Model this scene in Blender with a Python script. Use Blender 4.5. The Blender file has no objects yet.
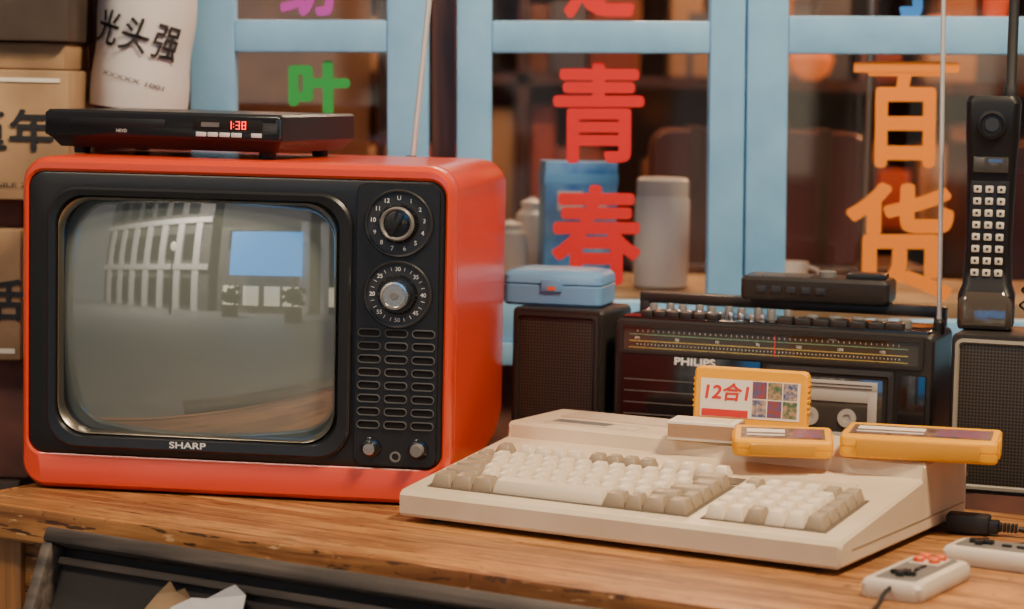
import bpy, bmesh, math, random
from mathutils import Vector, Matrix, Euler
random.seed(7)
PI=math.pi
TZ=0.75
# ------------------------------------------------------------------ materials
def mat(name,col,rough=0.5,metal=0.0,bump=0.0,bscale=200,var=0.0,vscale=8,coat=0.0,emit=None,estr=0,ior=1.5,spec=0.5,stretch=None,col2=None,detail=4):
    m=bpy.data.materials.new(name); m.use_nodes=True; nt=m.node_tree; b=nt.nodes["Principled BSDF"]
    b.inputs["Base Color"].default_value=(*col,1); b.inputs["Roughness"].default_value=rough; b.inputs["Metallic"].default_value=metal
    b.inputs["IOR"].default_value=ior; b.inputs["Coat Weight"].default_value=coat; b.inputs["Coat Roughness"].default_value=0.08
    b.inputs["Specular IOR Level"].default_value=spec
    if emit: 
        b.inputs["Emission Color"].default_value=(*emit,1); b.inputs["Emission Strength"].default_value=estr
    tc=nt.nodes.new("ShaderNodeTexCoord"); mp=nt.nodes.new("ShaderNodeMapping"); nt.links.new(tc.outputs["Object"],mp.inputs[0])
    if stretch: mp.inputs["Scale"].default_value=stretch
    if var>0 or col2:
        n=nt.nodes.new("ShaderNodeTexNoise"); n.inputs["Scale"].default_value=vscale; n.inputs["Detail"].default_value=detail; nt.links.new(mp.outputs[0],n.inputs["Vector"])
        cr=nt.nodes.new("ShaderNodeValToRGB"); cr.color_ramp.elements[0].position=0.35; cr.color_ramp.elements[1].position=0.65
        c2=col2 if col2 else tuple(c*(1-var) for c in col)
        cr.color_ramp.elements[0].color=(*c2,1); cr.color_ramp.elements[1].color=(*col,1)
        nt.links.new(n.outputs["Fac"],cr.inputs[0]); nt.links.new(cr.outputs[0],b.inputs["Base Color"])
    if bump>0:
        n=nt.nodes.new("ShaderNodeTexNoise"); n.inputs["Scale"].default_value=bscale; nt.links.new(mp.outputs[0],n.inputs["Vector"])
        bp=nt.nodes.new("ShaderNodeBump"); bp.inputs["Strength"].default_value=bump; bp.inputs["Distance"].default_value=0.001
        nt.links.new(n.outputs["Fac"],bp.inputs["Height"]); nt.links.new(bp.outputs[0],b.inputs["Normal"])
    return m
def wood(name,c1,c2,scale=3.0,rough=0.35,axis=0,coat=0.2,scratch=0.0):
    m=bpy.data.materials.new(name); m.use_nodes=True; nt=m.node_tree; b=nt.nodes["Principled BSDF"]
    tc=nt.nodes.new("ShaderNodeTexCoord"); mp=nt.nodes.new("ShaderNodeMapping"); nt.links.new(tc.outputs["Object"],mp.inputs[0])
    s=[22,22,22]; s[axis]=1.4; mp.inputs["Scale"].default_value=s
    n=nt.nodes.new("ShaderNodeTexNoise"); n.inputs["Scale"].default_value=scale; n.inputs["Detail"].default_value=8; n.inputs["Distortion"].default_value=0.6
    nt.links.new(mp.outputs[0],n.inputs["Vector"])
    cr=nt.nodes.new("ShaderNodeValToRGB"); e=cr.color_ramp.elements; e[0].position=0.36; e[1].position=0.64; e[0].color=(*c2,1); e[1].color=(*c1,1)
    nt.links.new(n.outputs["Fac"],cr.inputs[0])
    n2=nt.nodes.new("ShaderNodeTexNoise"); n2.inputs["Scale"].default_value=14; n2.inputs["Detail"].default_value=8; nt.links.new(tc.outputs["Object"],n2.inputs["Vector"])
    mx=nt.nodes.new("ShaderNodeMix"); mx.data_type='RGBA'; mx.blend_type='MULTIPLY'; mx.inputs[0].default_value=0.6
    nt.links.new(cr.outputs[0],mx.inputs[6]); nt.links.new(n2.outputs["Fac"],mx.inputs[7]); out=mx.outputs[2]
    def layer(out,scl,rot,lo,hi,amt,colr,sc=2.2):
        mp2=nt.nodes.new("ShaderNodeMapping"); mp2.inputs["Scale"].default_value=scl; mp2.inputs["Rotation"].default_value=(0,0,rot); nt.links.new(tc.outputs["Object"],mp2.inputs[0])
        n3=nt.nodes.new("ShaderNodeTexNoise"); n3.inputs["Scale"].default_value=sc; n3.inputs["Detail"].default_value=4; nt.links.new(mp2.outputs[0],n3.inputs["Vector"])
        c3=nt.nodes.new("ShaderNodeValToRGB"); c3.color_ramp.elements[0].position=lo; c3.color_ramp.elements[1].position=hi; nt.links.new(n3.outputs["Fac"],c3.inputs[0])
        m3=nt.nodes.new("ShaderNodeMath"); m3.operation='MULTIPLY'; m3.inputs[1].default_value=amt; nt.links.new(c3.outputs[0],m3.inputs[0])
        x3=nt.nodes.new("ShaderNodeMix"); x3.data_type='RGBA'; nt.links.new(m3.outputs[0],x3.inputs[0]); nt.links.new(out,x3.inputs[6]); x3.inputs[7].default_value=(*colr,1); return x3.outputs[2]
    if scratch>0:
        out=layer(out,(9,120,60),.12,.60,.64,scratch,(.045,.016,.007))
        out=layer(out,(30,30,30),0,.66,.70,scratch*.8,(.04,.016,.008))
        out=layer(out,(12,150,60),-.2,.64,.68,scratch*.7,(.78,.48,.23))
    nt.links.new(out,b.inputs["Base Color"])
    bp=nt.nodes.new("ShaderNodeBump"); bp.inputs["Strength"].default_value=0.5; bp.inputs["Distance"].default_value=0.002
    nt.links.new(n.outputs["Fac"],bp.inputs["Height"]); nt.links.new(bp.outputs[0],b.inputs["Normal"])
    b.inputs["Roughness"].default_value=rough; b.inputs["Coat Weight"].default_value=coat; b.inputs["Coat Roughness"].default_value=0.3
    return m
def grille(name,base,scale,dark=(0.004,0.004,0.004)):
    m=bpy.data.materials.new(name); m.use_nodes=True; nt=m.node_tree; b=nt.nodes["Principled BSDF"]
    tc=nt.nodes.new("ShaderNodeTexCoord"); mp=nt.nodes.new("ShaderNodeMapping"); nt.links.new(tc.outputs["Object"],mp.inputs[0]); mp.inputs["Scale"].default_value=(scale,0,scale)
    v=nt.nodes.new("ShaderNodeTexVoronoi"); v.inputs["Scale"].default_value=1.0; v.inputs["Randomness"].default_value=0.0; nt.links.new(mp.outputs[0],v.inputs["Vector"])
    cr=nt.nodes.new("ShaderNodeValToRGB"); e=cr.color_ramp.elements; e[0].position=0.28; e[1].position=0.38; e[0].color=(*dark,1); e[1].color=(*base,1)
    nt.links.new(v.outputs["Distance"],cr.inputs[0]); nt.links.new(cr.outputs[0],b.inputs["Base Color"]); b.inputs["Roughness"].default_value=0.45; b.inputs["Metallic"].default_value=0.3
    return m
M={}
M['red']=mat('red_plastic',(0.66,0.050,0.013),0.30,coat=0.25,bump=0.03,bscale=60)
M['blk']=mat('black_plastic',(0.011,0.012,0.014),0.35,bump=0.05,bscale=900)
M['phblk']=mat('phone_black',(0.008,0.008,0.009),0.42,spec=.35,bump=0.05,bscale=900)
M['blkg']=mat('black_gloss',(0.008,0.008,0.010),0.14,coat=0.3)
M['dial']=mat('dial_dark',(0.024,0.026,0.030),0.4)
M['hole']=mat('hole_black',(0.002,0.002,0.002),0.8)
M['silver']=mat('silver',(0.66,0.64,0.60),0.25,metal=1.0)
M['rod']=mat('antenna_chrome',(0.80,0.78,0.74),0.45,metal=0.7)
M['trim']=mat('trim_metal',(0.35,0.31,0.25),0.3,metal=1.0)
M['white']=mat('white_print',(0.75,0.75,0.72),0.5)
M['glass']=mat('crt_glass',(0.165,0.19,0.17),0.025,ior=2.9)
M['beige']=mat('beige_plastic',(0.73,0.61,0.445),0.45,bump=0.08,bscale=700,col2=(0.64,0.51,0.35),vscale=10)
M['beige2']=mat('beige_deck',(0.60,0.49,0.36),0.45,bump=0.08,bscale=700)
M['key']=mat('key_cream',(0.74,0.63,0.47),0.4)
M['keyd']=mat('key_taupe',(0.33,0.255,0.17),0.42)
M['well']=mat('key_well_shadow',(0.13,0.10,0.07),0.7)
M['yellow']=mat('yellow_plastic',(0.88,0.40,0.003),0.42,spec=.3)
M['yellow2']=mat('yellow_dark',(0.60,0.27,0.01),0.4)
M['bblk']=mat('boombox_plastic',(0.022,0.019,0.017),0.38,bump=0.08,bscale=600)
M['grl']=grille('speaker_grille',(0.060,0.050,0.040),260)
M['blue']=mat('blue_plastic',(0.14,0.31,0.55),0.38,coat=0.08)
M['frame']=mat('blue_paint',(0.24,0.52,0.80),0.5,col2=(0.19,0.44,0.71),vscale=14,bump=0.25,bscale=60)
M['card']=mat('cardboard',(0.42,0.27,0.14),0.85,col2=(0.27,0.17,0.09),vscale=10,bump=0.3,bscale=60)
M['cardd']=mat('dark_card',(0.085,0.060,0.045),0.8,var=0.4,vscale=12,bump=.3,bscale=60)
M['cloth']=mat('white_paper',(0.66,0.63,0.62),0.8,bump=0.5,bscale=18,var=0.15,vscale=9)
M['ink']=mat('ink_black',(0.012,0.012,0.014),0.6)
M['chred']=mat('sticker_red',(0.66,0.014,0.014),0.5)
M['chor']=mat('sticker_orange',(0.88,0.25,0.012),0.5)
M['chgr']=mat('sticker_green',(0.02,0.34,0.06),0.5)
M['chpu']=mat('sticker_purple',(0.45,0.05,0.40),0.5)
M['chbl']=mat('sticker_blue',(0.03,0.20,0.60),0.5)
M['table']=wood('table_wood',(0.66,0.31,0.095),(0.30,0.11,0.032),axis=0,rough=0.50,coat=0.03,scratch=.8)
M['tabled']=wood('table_wood_dark',(0.66,0.29,0.08),(0.28,0.095,0.026),axis=0,rough=0.45,coat=0.06,scratch=.9)
M['legw']=wood('leg_wood',(0.58,0.25,0.07),(0.30,0.11,0.028),axis=2,rough=.45)
M['grayw']=wood('weathered_wood',(0.17,0.135,0.11),(0.05,0.04,0.035),axis=0,rough=0.6,coat=0)
M['slate']=mat('dark_panel',(0.036,0.029,0.025),0.6,var=0.5,vscale=5,bump=0.3,bscale=30)
M['wallp']=mat('wall_plaster',(0.20,0.075,0.05),0.85,col2=(0.10,0.045,0.035),vscale=14,bump=0.5,bscale=30)
M['inwall']=mat('inner_wall',(0.22,0.085,0.04),0.8,var=0.6,vscale=1.5)
M['darkw']=wood('dark_cabinet',(0.13,0.05,0.026),(0.05,0.02,0.012),axis=2)
M['pave']=mat('pavement',(0.30,0.29,0.27),0.6,var=0.25,vscale=3,bump=0.3,bscale=20)
M['mrn']=mat('maroon_leather',(0.075,0.016,0.012),0.4,coat=0.1)
M['porc']=mat('porcelain',(0.75,0.71,0.65),0.3)
M['padg']=mat('pad_cream',(0.62,0.54,0.43),0.42)
M['padd']=mat('pad_gray',(0.15,0.145,0.135),0.5)
M['btn']=mat('button_orange',(0.75,0.12,0.03),0.4)
M['rub']=mat('rubber_black',(0.012,0.012,0.012),0.55)
M['label']=mat('label_cream',(0.84,0.76,0.62),0.5)
M['lab3']=mat('label_art2',(0.05,0.10,0.24),0.4,col2=(0.60,0.40,0.25),vscale=190,detail=1)
M['labg']=mat('label_art_green',(0.06,0.14,0.07),0.4,col2=(0.45,0.28,0.16),vscale=190,detail=1)
M['labr']=mat('label_art_red',(0.30,0.06,0.05),0.4,col2=(0.10,0.10,0.22),vscale=190,detail=1)
M['lab4']=mat('label_brown',(0.30,0.17,0.11),0.35,col2=(0.05,0.035,0.04),vscale=70,detail=2)
M['redtxt']=mat('print_red',(0.65,0.03,0.02),0.5)
M['led']=mat('led_red',(0.3,0,0),0.4,emit=(1,0.04,0.03),estr=4)
M['smoke']=mat('smoked_plastic',(0.05,0.045,0.04),0.08,coat=0.6)
M['phkey']=mat('phone_key',(0.62,0.57,0.47),0.4)
M['strike']=mat('matchbox_side',(0.40,0.24,0.14),0.8,bump=0.3,bscale=400)
M['yelp']=mat('print_yellow',(0.75,0.6,0.15),0.5)
M['grnp']=mat('print_green',(0.25,0.5,0.3),0.5)
M['gray']=mat('gray_plastic',(0.16,0.155,0.15),0.4)
M['lgray']=mat('light_gray_plastic',(0.42,0.39,0.34),0.3)
M['lamp']=mat('lamp_glow',(0.5,0.12,0.03),0.5,emit=(1.0,0.20,0.03),estr=0.55)
# ------------------------------------------------------------------ helpers
def link(o,parent=None):
    bpy.context.collection.objects.link(o)
    if parent: o.parent=parent
    return o
def empty(name,loc,yaw=0,rot=None,scale=None):
    e=bpy.data.objects.new(name,None); e.empty_display_size=0.05; e.location=loc
    if scale: e.scale=scale
    e.rotation_euler=rot if rot else (0,0,math.radians(yaw)); return link(e)
def mk(name,bm,m,parent=None,loc=(0,0,0),rot=(0,0,0),smooth=False,angle=35):
    me=bpy.data.meshes.new(name); bmesh.ops.recalc_face_normals(bm,faces=bm.faces); bm.to_mesh(me); bm.free()
    o=bpy.data.objects.new(name,me); me.materials.append(M[m] if isinstance(m,str) else m)
    if smooth:
        for p in me.polygons: p.use_smooth=True
        try: me.set_sharp_from_angle(angle=math.radians(angle))
        except Exception: pass
    o.location=loc; o.rotation_euler=rot; return link(o,parent)
def addbox(bm,x0,x1,y0,y1,z0,z1,bev=0,seg=2):
    t=bmesh.new(); bmesh.ops.create_cube(t,size=1)
    bmesh.ops.scale(t,vec=(x1-x0,y1-y0,z1-z0),verts=t.verts); bmesh.ops.translate(t,vec=((x0+x1)/2,(y0+y1)/2,(z0+z1)/2),verts=t.verts)
    if bev>0: bmesh.ops.bevel(t,geom=t.edges[:],offset=bev,segments=seg,profile=0.5,affect='EDGES')
    me=bpy.data.meshes.new("t"); t.to_mesh(me); t.free(); bm.from_mesh(me); bpy.data.meshes.remove(me)
def box(name,x0,x1,y0,y1,z0,z1,m,parent=None,bev=0,seg=2,loc=(0,0,0),rot=(0,0,0)):
    bm=bmesh.new(); addbox(bm,x0,x1,y0,y1,z0,z1,bev,seg); return mk(name,bm,m,parent,loc,rot,smooth=bev>0)
def boxes(name,lst,m,parent=None,bev=0,loc=(0,0,0),rot=(0,0,0)):
    bm=bmesh.new()
    for b in lst: addbox(bm,*b,bev)
    return mk(name,bm,m,parent,loc,rot,smooth=bev>0)
def rr(x0,x1,z0,z1,r,y,n=8):
    pts=[]
    for cx,cz,a0 in ((x1-r,z1-r,0),(x0+r,z1-r,90),(x0+r,z0+r,180),(x1-r,z0+r,270)):
        for i in range(n+1):
            a=math.radians(a0+90*i/n); pts.append(Vector((cx+r*math.cos(a),y,cz+r*math.sin(a))))
    return pts
def addloft(bm,rings,cap0=False,cap1=False):
    R=[[bm.verts.new(p) for p in r] for r in rings]; n=len(R[0])
    for a,b in zip(R,R[1:]):
        for i in range(n): bm.faces.new((a[i],a[(i+1)%n],b[(i+1)%n],b[i]))
    if cap0: bm.faces.new(R[0])
    if cap1: bm.faces.new(R[-1])
def loft(name,rings,m,parent=None,cap0=False,cap1=False,loc=(0,0,0),rot=(0,0,0),angle=35):
    bm=bmesh.new(); addloft(bm,rings,cap0,cap1); return mk(name,bm,m,parent,loc,rot,True,angle)
def zrings(lst,n=6):
    out=[]
    for x0,x1,y0,y1,r,z in lst: out.append([Vector((p.x,p.z,z)) for p in rr(x0,x1,y0,y1,r,0,n)])
    return out
def addlathe(bm,prof,n=32,mx=Matrix.Identity(4)):
    rings=[]
    for r,z in prof: rings.append([mx@Vector((max(r,1e-5)*math.cos(2*PI*i/n),max(r,1e-5)*math.sin(2*PI*i/n),z)) for i in range(n)])
    addloft(bm,rings,True,True)
def lathe(name,prof,m,parent=None,loc=(0,0,0),rot=(0,0,0),n=32,angle=35):
    bm=bmesh.new(); addlathe(bm,prof,n); return mk(name,bm,m,parent,loc,rot,True,angle)
FR=Matrix.Rotation(PI/2,4,'X')
def flathe(name,prof,m,parent,x,z,y=0,n=32):
    bm=bmesh.new(); addlathe(bm,prof,n,Matrix.Translation((x,y,z))@FR); return mk(name,bm,m,parent,smooth=True)
def tube(name,pts,rad,m,parent=None,smooth=True):
    c=bpy.data.curves.new(name,'CURVE'); c.dimensions='3D'; c.bevel_depth=rad; c.bevel_resolution=3; c.resolution_u=10; c.use_fill_caps=True
    s=c.splines.new('NURBS' if smooth else 'POLY'); s.points.add(len(pts)-1)
    for p,q in zip(s.points,pts): p.co=(*q,1)
    if smooth: s.use_endpoint_u=True; s.order_u=3
    o=bpy.data.objects.new(name,c); c.materials.append(M[m]); link(o)
    dg=bpy.context.evaluated_depsgraph_get(); me=bpy.data.meshes.new_from_object(o.evaluated_get(dg)); bpy.data.objects.remove(o)
    for p in me.polygons: p.use_smooth=True
    o=bpy.data.objects.new(name,me); return link(o,parent)
_tc={}
def text_me(s):
    if s in _tc: return _tc[s]
    c=bpy.data.curves.new("txt","FONT"); c.body=s; c.size=1; c.extrude=0; o=bpy.data.objects.new("txt",c); link(o)
    bpy.context.view_layer.update()
    dg=bpy.context.evaluated_depsgraph_get(); me=bpy.data.meshes.new_from_object(o.evaluated_get(dg)); bpy.data.objects.remove(o)
    _tc[s]=me; return me
def addtext(bm,s,cx,cz,w=None,h=None,bold=0,mx=Matrix.Identity(4),shear=0,cyl=None,slope=0):
    """text fitted to w x h centred on (cx,cz) in local XZ plane facing -Y"""
    me=text_me(s); xs=[v.co.x for v in me.vertices]; ys=[v.co.y for v in me.vertices]
    if not xs: return
    bw=max(xs)-min(xs); bh=max(ys)-min(ys)
    sy=(h/bh) if h else w/bw; sx=(w/bw) if w else sy
    mxx=(max(xs)+min(xs))/2; my=(max(ys)+min(ys))/2
    offs=[(0,0)]
    if bold: offs=[(0,0),(bold,0),(-bold,0),(0,bold),(0,-bold),(bold*.7,bold*.7),(-bold*.7,-bold*.7),(bold*.7,-bold*.7),(-bold*.7,bold*.7)]
    for k,(ox,oz) in enumerate(offs):
        vs=[]
        for v in me.vertices:
            z0=(v.co.y-my)*sy; X=cx+(v.co.x-mxx)*sx+ox+shear*z0; Z=cz+z0+oz+slope*X; Y=-k*2e-5
            if cyl:
                a=X/cyl; X=cyl*math.sin(a); Y=Y-cyl*math.cos(a)
            vs.append(bm.verts.new(mx@Vector((X,Y,Z))))
        for p in me.polygons:
            try: bm.faces.new([vs[i] for i in p.vertices])
            except Exception: pass
def text(name,s,cx,cz,y,m,parent,w=None,h=None,bold=0,rot=(0,0,0),loc=None,shear=0):
    bm=bmesh.new(); addtext(bm,s,cx,cz,w,h,bold,shear=shear)
    return mk(name,bm,m,parent,loc if loc else (0,y,0),rot)
# ------------------------------------------------------------------ TELEVISION
tv=empty('television',(-0.5425,2.660,TZ+.0065),-8.9,scale=(1.02,1,1))
def R(x0,x1,z0,z1,r,y): return rr(x0,x1,z0,z1,r,y,8)
W=0.474; Ht=0.363
loft('cabinet',[R(.008,.466,.034,.347,.018,.02),R(.008,.466,.034,.347,.018,.001),R(.006,.468,.031,.350,.020,-.001),R(.004,.470,.001,.357,.024,-.0005),
  R(.001,.473,-.0035,.361,.028,.004),R(0,W,-.005,Ht,.030,.010),R(0,W,-.005,Ht,.030,.030),R(.0015,W-.0015,-.0035,Ht-.0015,.030,.031),R(.0015,W-.0015,-.0035,Ht-.0015,.030,.033),R(0,W,-.005,Ht,.030,.034),
  R(0,W,-.003,Ht,.030,.20),R(.001,W-.001,.010,Ht-.001,.030,.32),R(.004,W-.006,.022,Ht-.004,.032,.39),R(.020,W-.022,.04,Ht-.018,.04,.405),R(.08,.39,.08,.29,.04,.41),R(.11,.36,.10,.27,.04,.465),],'red',tv,cap1=True)
loft('bezel',[R(.008,.466,.034,.347,.018,.012),R(.0085,.4655,.0345,.3465,.018,.0025),R(.011,.463,.037,.344,.017,.001),R(.030,.367,.042,.331,.034,.001),
  R(.0305,.3665,.0425,.3305,.034,-.005),R(.033,.364,.045,.328,.033,-.0075),R(.040,.354,.055,.322,.032,-.006),R(.0435,.3485,.0600,.3185,.034,.004),R(.046,.346,.062,.316,.038,.026)],'blk',tv)
loft('screen_trim',[R(.0425,.3495,.0585,.3195,.034,-.003),R(.0435,.3485,.0595,.3185,.035,-.0015),R(.0455,.3465,.0618,.3163,.037,.0085)],'trim',tv)
bm=bmesh.new(); cx,cz=.196,.189; nx,nz=48,42; RS=.55
vv=[[bm.verts.new((cx+dx,-.010+RS-math.sqrt(RS*RS-dx*dx-dz*dz),cz+dz)) for dx in [(-.1535+.307*i/nx) for i in range(nx+1)]] for dz in [(-.1305+.261*j/nz) for j in range(nz+1)]]
for j in range(nz):
    for i in range(nx): bm.faces.new((vv[j][i],vv[j][i+1],vv[j+1][i+1],vv[j+1][i]))
mk('picture_tube',bm,'glass',tv,smooth=True,angle=80)
loft('control_panel',[R(.3705,.4605,.0365,.3435,.010,.001),R(.3715,.4595,.0375,.3425,.010,-.0015)],'blk',tv,cap1=True)
for i,zc in enumerate((.301,.2245)):
    x=.4165
    flathe(f'dial_ring_{i+1}',[(.0365,0),(.0370,.003),(.0355,.0055),(.0340,.0050),(.0335,.0020),(.001,.0018)],'dial',tv,x,zc,-.001,48)
    bm=bmesh.new(); n=13 if i==0 else 24
    for k in range(n):
        a=PI/2-2*PI*k/n
        if i==0: lab=['U','1','2','3','4','5','6','7','8','9','10','11','12'][k]; addtext(bm,lab,x+.0275*math.cos(a),zc+.0275*math.sin(a),h=.0046,bold=.0001)
        elif k%3==0:
            lab=['30','35','40','45','50','55','20','25'][k//3]; addtext(bm,lab,x+.0275*math.cos(a),zc+.0275*math.sin(a),h=.0044,bold=.0001)
        else:
            t=Matrix.Translation((x+.028*math.cos(a),0,zc+.028*math.sin(a)))@Matrix.Rotation(-a,4,'Y')
            vs=[bm.verts.new(t@Vector(v)) for v in ((-.002,0,-.0003),(.002,0,-.0003),(.002,0,.0003),(-.002,0,.0003))]; bm.faces.new(vs)
    mk(f'dial_numbers_{i+1}',bm,'white',tv,(0,-.0032,0))
x=.4165
flathe('tuning_knob_base',[(.0215,.0),(.0215,.005),(.019,.009),(.0175,.009)],'blkg',tv,x,.301,-.002,48)
flathe('tuning_knob_rim',[(.0185,.008),(.0182,.014),(.0165,.0155),(.0145,.014),(.0140,.011)],'gray',tv,x,.301,-.002,48)
flathe('tuning_knob_face',[(.0142,.010),(.0138,.012),(.010,.0128),(.001,.0128)],'blkg',tv,x,.301,-.002,40)
box('tuning_knob_grip',-.003,.003,-.018,-.012,-.0125,.0125,'blk',tv,.001,loc=(x,0,.301),rot=(0,.5,0))
flathe('vhf_knob_base',[(.0215,.0),(.0215,.004),(.0195,.007)],'blkg',tv,x,.2245,-.002,48)
bm=bmesh.new(); mm=Matrix.Translation((x,-.002,.2245))@FR; n=72; rings=[]
for r,z in ((.0160,.006),(.0158,.018),(.0148,.0205),(.0125,.0210),(.0118,.0195),(.0002,.0195)):
    rings.append([mm@Vector(((r-(.0006 if (i%2 and r>.0155) else 0))*math.cos(2*PI*i/n),(r-(.0006 if (i%2 and r>.0155) else 0))*math.sin(2*PI*i/n),z)) for i in range(n)])
addloft(bm,rings,True,True); mk('vhf_knob',bm,'silver',tv,smooth=True)
flathe('vhf_knob_centre',[(.0045,.0195),(.004,.021),(.001,.021)],'gray',tv,x,.2245,-.002,24)
bmr=bmesh.new(); bmh=bmesh.new()
for c in range(3):
    for r in range(8):
        xc=.3865+c*.0292; zc=.182-r*.0143
        a=lambda e,y: rr(xc-.0128+e,xc+.0128-e,zc-.0048+e,zc+.0048-e,.0047-e,y,4)
        addloft(bmr,[a(0,-.0012),a(.0004,-.0036),a(.0012,-.0036),a(.0016,-.0008)])
        addloft(bmh,[a(.0014,-.0018),a(.002,-.0017)],False,True)
mk('speaker_slot_rims',bmr,mat('slot_rim',(0.09,0.092,0.096),.28),tv,smooth=True); mk('speaker_slots',bmh,'hole',tv)
for i,xx in enumerate((.390,.441)):
    flathe(f'knob_collar_{i+1}',[(.0115,0),(.0112,.002),(.0095,.003)],'blkg',tv,xx,.0565,-.001,32)
    flathe(f'small_knob_{i+1}',[(.0072,.002),(.0070,.012),(.006,.0135),(.001,.0136)],'silver' if i==0 else 'gray',tv,xx,.0565,-.001,24)
flathe('earphone_jack',[(.0060,0),(.0058,.002),(.0040,.002),(.0035,-.001)],'gray',tv,.4165,.0475,-.001,24)
text('brand_label','SHARP',.190,.0505,-.0078,'white',tv,w=.040,h=.0068,bold=.0003)
for i,(fx,fy) in enumerate(((.04,.05),(.43,.05),(.04,.33),(.43,.33))):
    lathe(f'foot_{i+1}',[(.012,-.0063),(.013,-.004 if fy<.2 else .006),(.013,.03 if fy>.2 else -.002)],'rub',tv,(fx,fy,0),n=20)
tube('rod_antenna',[(.352,.39,.345),(.362,.40,.48),(.382,.41,.75)],.0036,'rod',tv,False)
lathe('antenna_mount',[(.010,0),(.010,.02),(.006,.026)],'blk',tv,(.352,.385,.335),n=20)
# ------------------------------------------------------------------ DVD PLAYER
dv=empty('dvd_player',(-.5350,2.760,TZ+Ht+.0066),-20)
loft('body',zrings([(.012,.285,.010,.19,.004,.008),(.004,.292,.003,.198,.004,.018),(0,.296,0,.2,.004,.021),(0,.296,0,.2,.004,.0475),(.002,.294,.002,.198,.004,.050)]),'blk',dv,True,True)
loft('front_panel',[rr(.001,.295,.021,.0475,.003,.001,3),rr(.001,.295,.021,.0475,.003,-.003,3),rr(.003,.293,.023,.0455,.002,-.004,3)],'blkg',dv,False,True)
boxes('disc_tray',[(.035,.155,-.0050,-.003,.033,.0415)],'blk',dv,.0004)
box('display_window',.190,.275,-.0047,-.003,.0315,.0435,'hole',dv,.0002)
# seven segment digits  1 : 3 8
bm=bmesh.new(); sw,sh,st_=.0050,.0090,.0009
SEG={'a':(0,sw,sh-st_,sh),'d':(0,sw,0,st_),'g':(0,sw,sh/2-st_/2,sh/2+st_/2),'f':(0,st_,sh/2,sh),'b':(sw-st_,sw,sh/2,sh),'e':(0,st_,0,sh/2),'c':(sw-st_,sw,0,sh/2)}
for ox,segs in ((.2325,'bc'),(.2425,'abgcd'),(.2500,'abcdefg')):
    for q in segs: x0,x1,z0,z1=SEG[q]; addbox(bm,ox+x0,ox+x1,-.0053,-.0047,.0330+z0,.0330+z1)
for zz in (.0352,.0385): addbox(bm,.2394,.2404,-.0053,-.0047,zz,zz+.001)
mk('display_digits',bm,'led',dv)
boxes('display_label',[(.200,.222,-.0052,-.0046,.035,.040)],'gray',dv)
boxes('buttons',[(.194+i*.0145,.206+i*.0145,-.0062,-.003,.0242,.0290) for i in range(4)]+[(.262,.274,-.0062,-.003,.0245,.029)],'white',dv,.0005)
text('label','HEVD',.100,.028,-.0045,'white',dv,h=.0036)
for i,(fx,fy) in enumerate(((.03,.03),(.265,.03),(.03,.17),(.265,.17))): lathe(f'foot_{i+1}',[(.009,0),(.010,.009)],'rub',dv,(fx,fy,0.0003),n=16)
# ------------------------------------------------------------------ TABLE
tb=empty('wooden_table',(-.585,2.590,0),-31)
boxes('tabletop',[(0,1.75,.0005,.155,.718,.75),(0,1.75,.1555,.31,.718,.7498),(0,1.75,.3105,.465,.718,.75),(0,1.75,.4655,.62,.718,.7499)],'table',tb,.003)
bm=bmesh.new(); n=260; rings=[]
for i in range(n+1):
    x=-.004+1.758*i/n
    c=.003+.0016*abs(math.sin(i*1.7)*math.sin(i*.37+1))+(.006*random.random() if random.random()<.09 else 0)
    rings.append([Vector((x,-.010+c*.4,.7498)),Vector((x,-.0008,.7498)),Vector((x,-.0008,.712)),Vector((x,-.008,.712)),Vector((x,-.010,.715)),Vector((x,-.010+c*.08,.7498-c))])
addloft(bm,rings,True,True); mk('tabletop_edge',bm,'tabled',tb,smooth=True,angle=30)
box('tabletop_edge_side',-.012,-.0045,-.010,.62,.712,.7495,'tabled',tb,.003,3)
box('apron_front',.045,1.70,.022,.045,.60,.717,'tabled',tb,.003)
box('apron_side',.02,.045,.05,.58,.60,.717,'tabled',tb,.003)
for i,(lx,ly) in enumerate(((.012,.015),(1.69,.015),(.012,.55),(1.69,.55))):
    box(f'leg_{i+1}',lx,lx+.05,ly,ly+.05,0,.717,'legw',tb,.004)
box('stretcher',.05,1.7,.03,.05,.18,.22,'tabled',tb,.003)
# ------------------------------------------------------------------ HOME COMPUTER (keyboard)
KA=math.radians(29.3); KOX,KOY=-.1135,2.504
kb=empty('home_computer',(KOX,KOY,TZ+.0005),-29.3)
KW=.490; KD=.365; DY=.228
prof=[(.002,.006),(KD-.004,.006),(KD,.012),(KD-.002,.074),(KD-.006,.079),(DY+.008,.079),(DY+.003,.076),(DY,.062),(.014,.034),(.005,.0325),(.0,.028),(.0,.009)]
bm=bmesh.new()
def ringx(x,ins):
    out=[]
    for (y,z) in prof: out.append(Vector((x,y+(ins if y<.17 else -ins),z+(ins if z<.02 else -ins))))
    return out
addloft(bm,[ringx(0.003,.003),ringx(.0008,.0008),ringx(0,.0),ringx(KW,0),ringx(KW+.0008,.0008),ringx(KW+.003,.003)],True,True)
mk('case',bm,'beige',kb,smooth=True,angle=25)
def deckz(y): return .034+(y-.014)*(.062-.034)/(DY-.014)
ta=math.atan(.028/(DY-.014))
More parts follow.
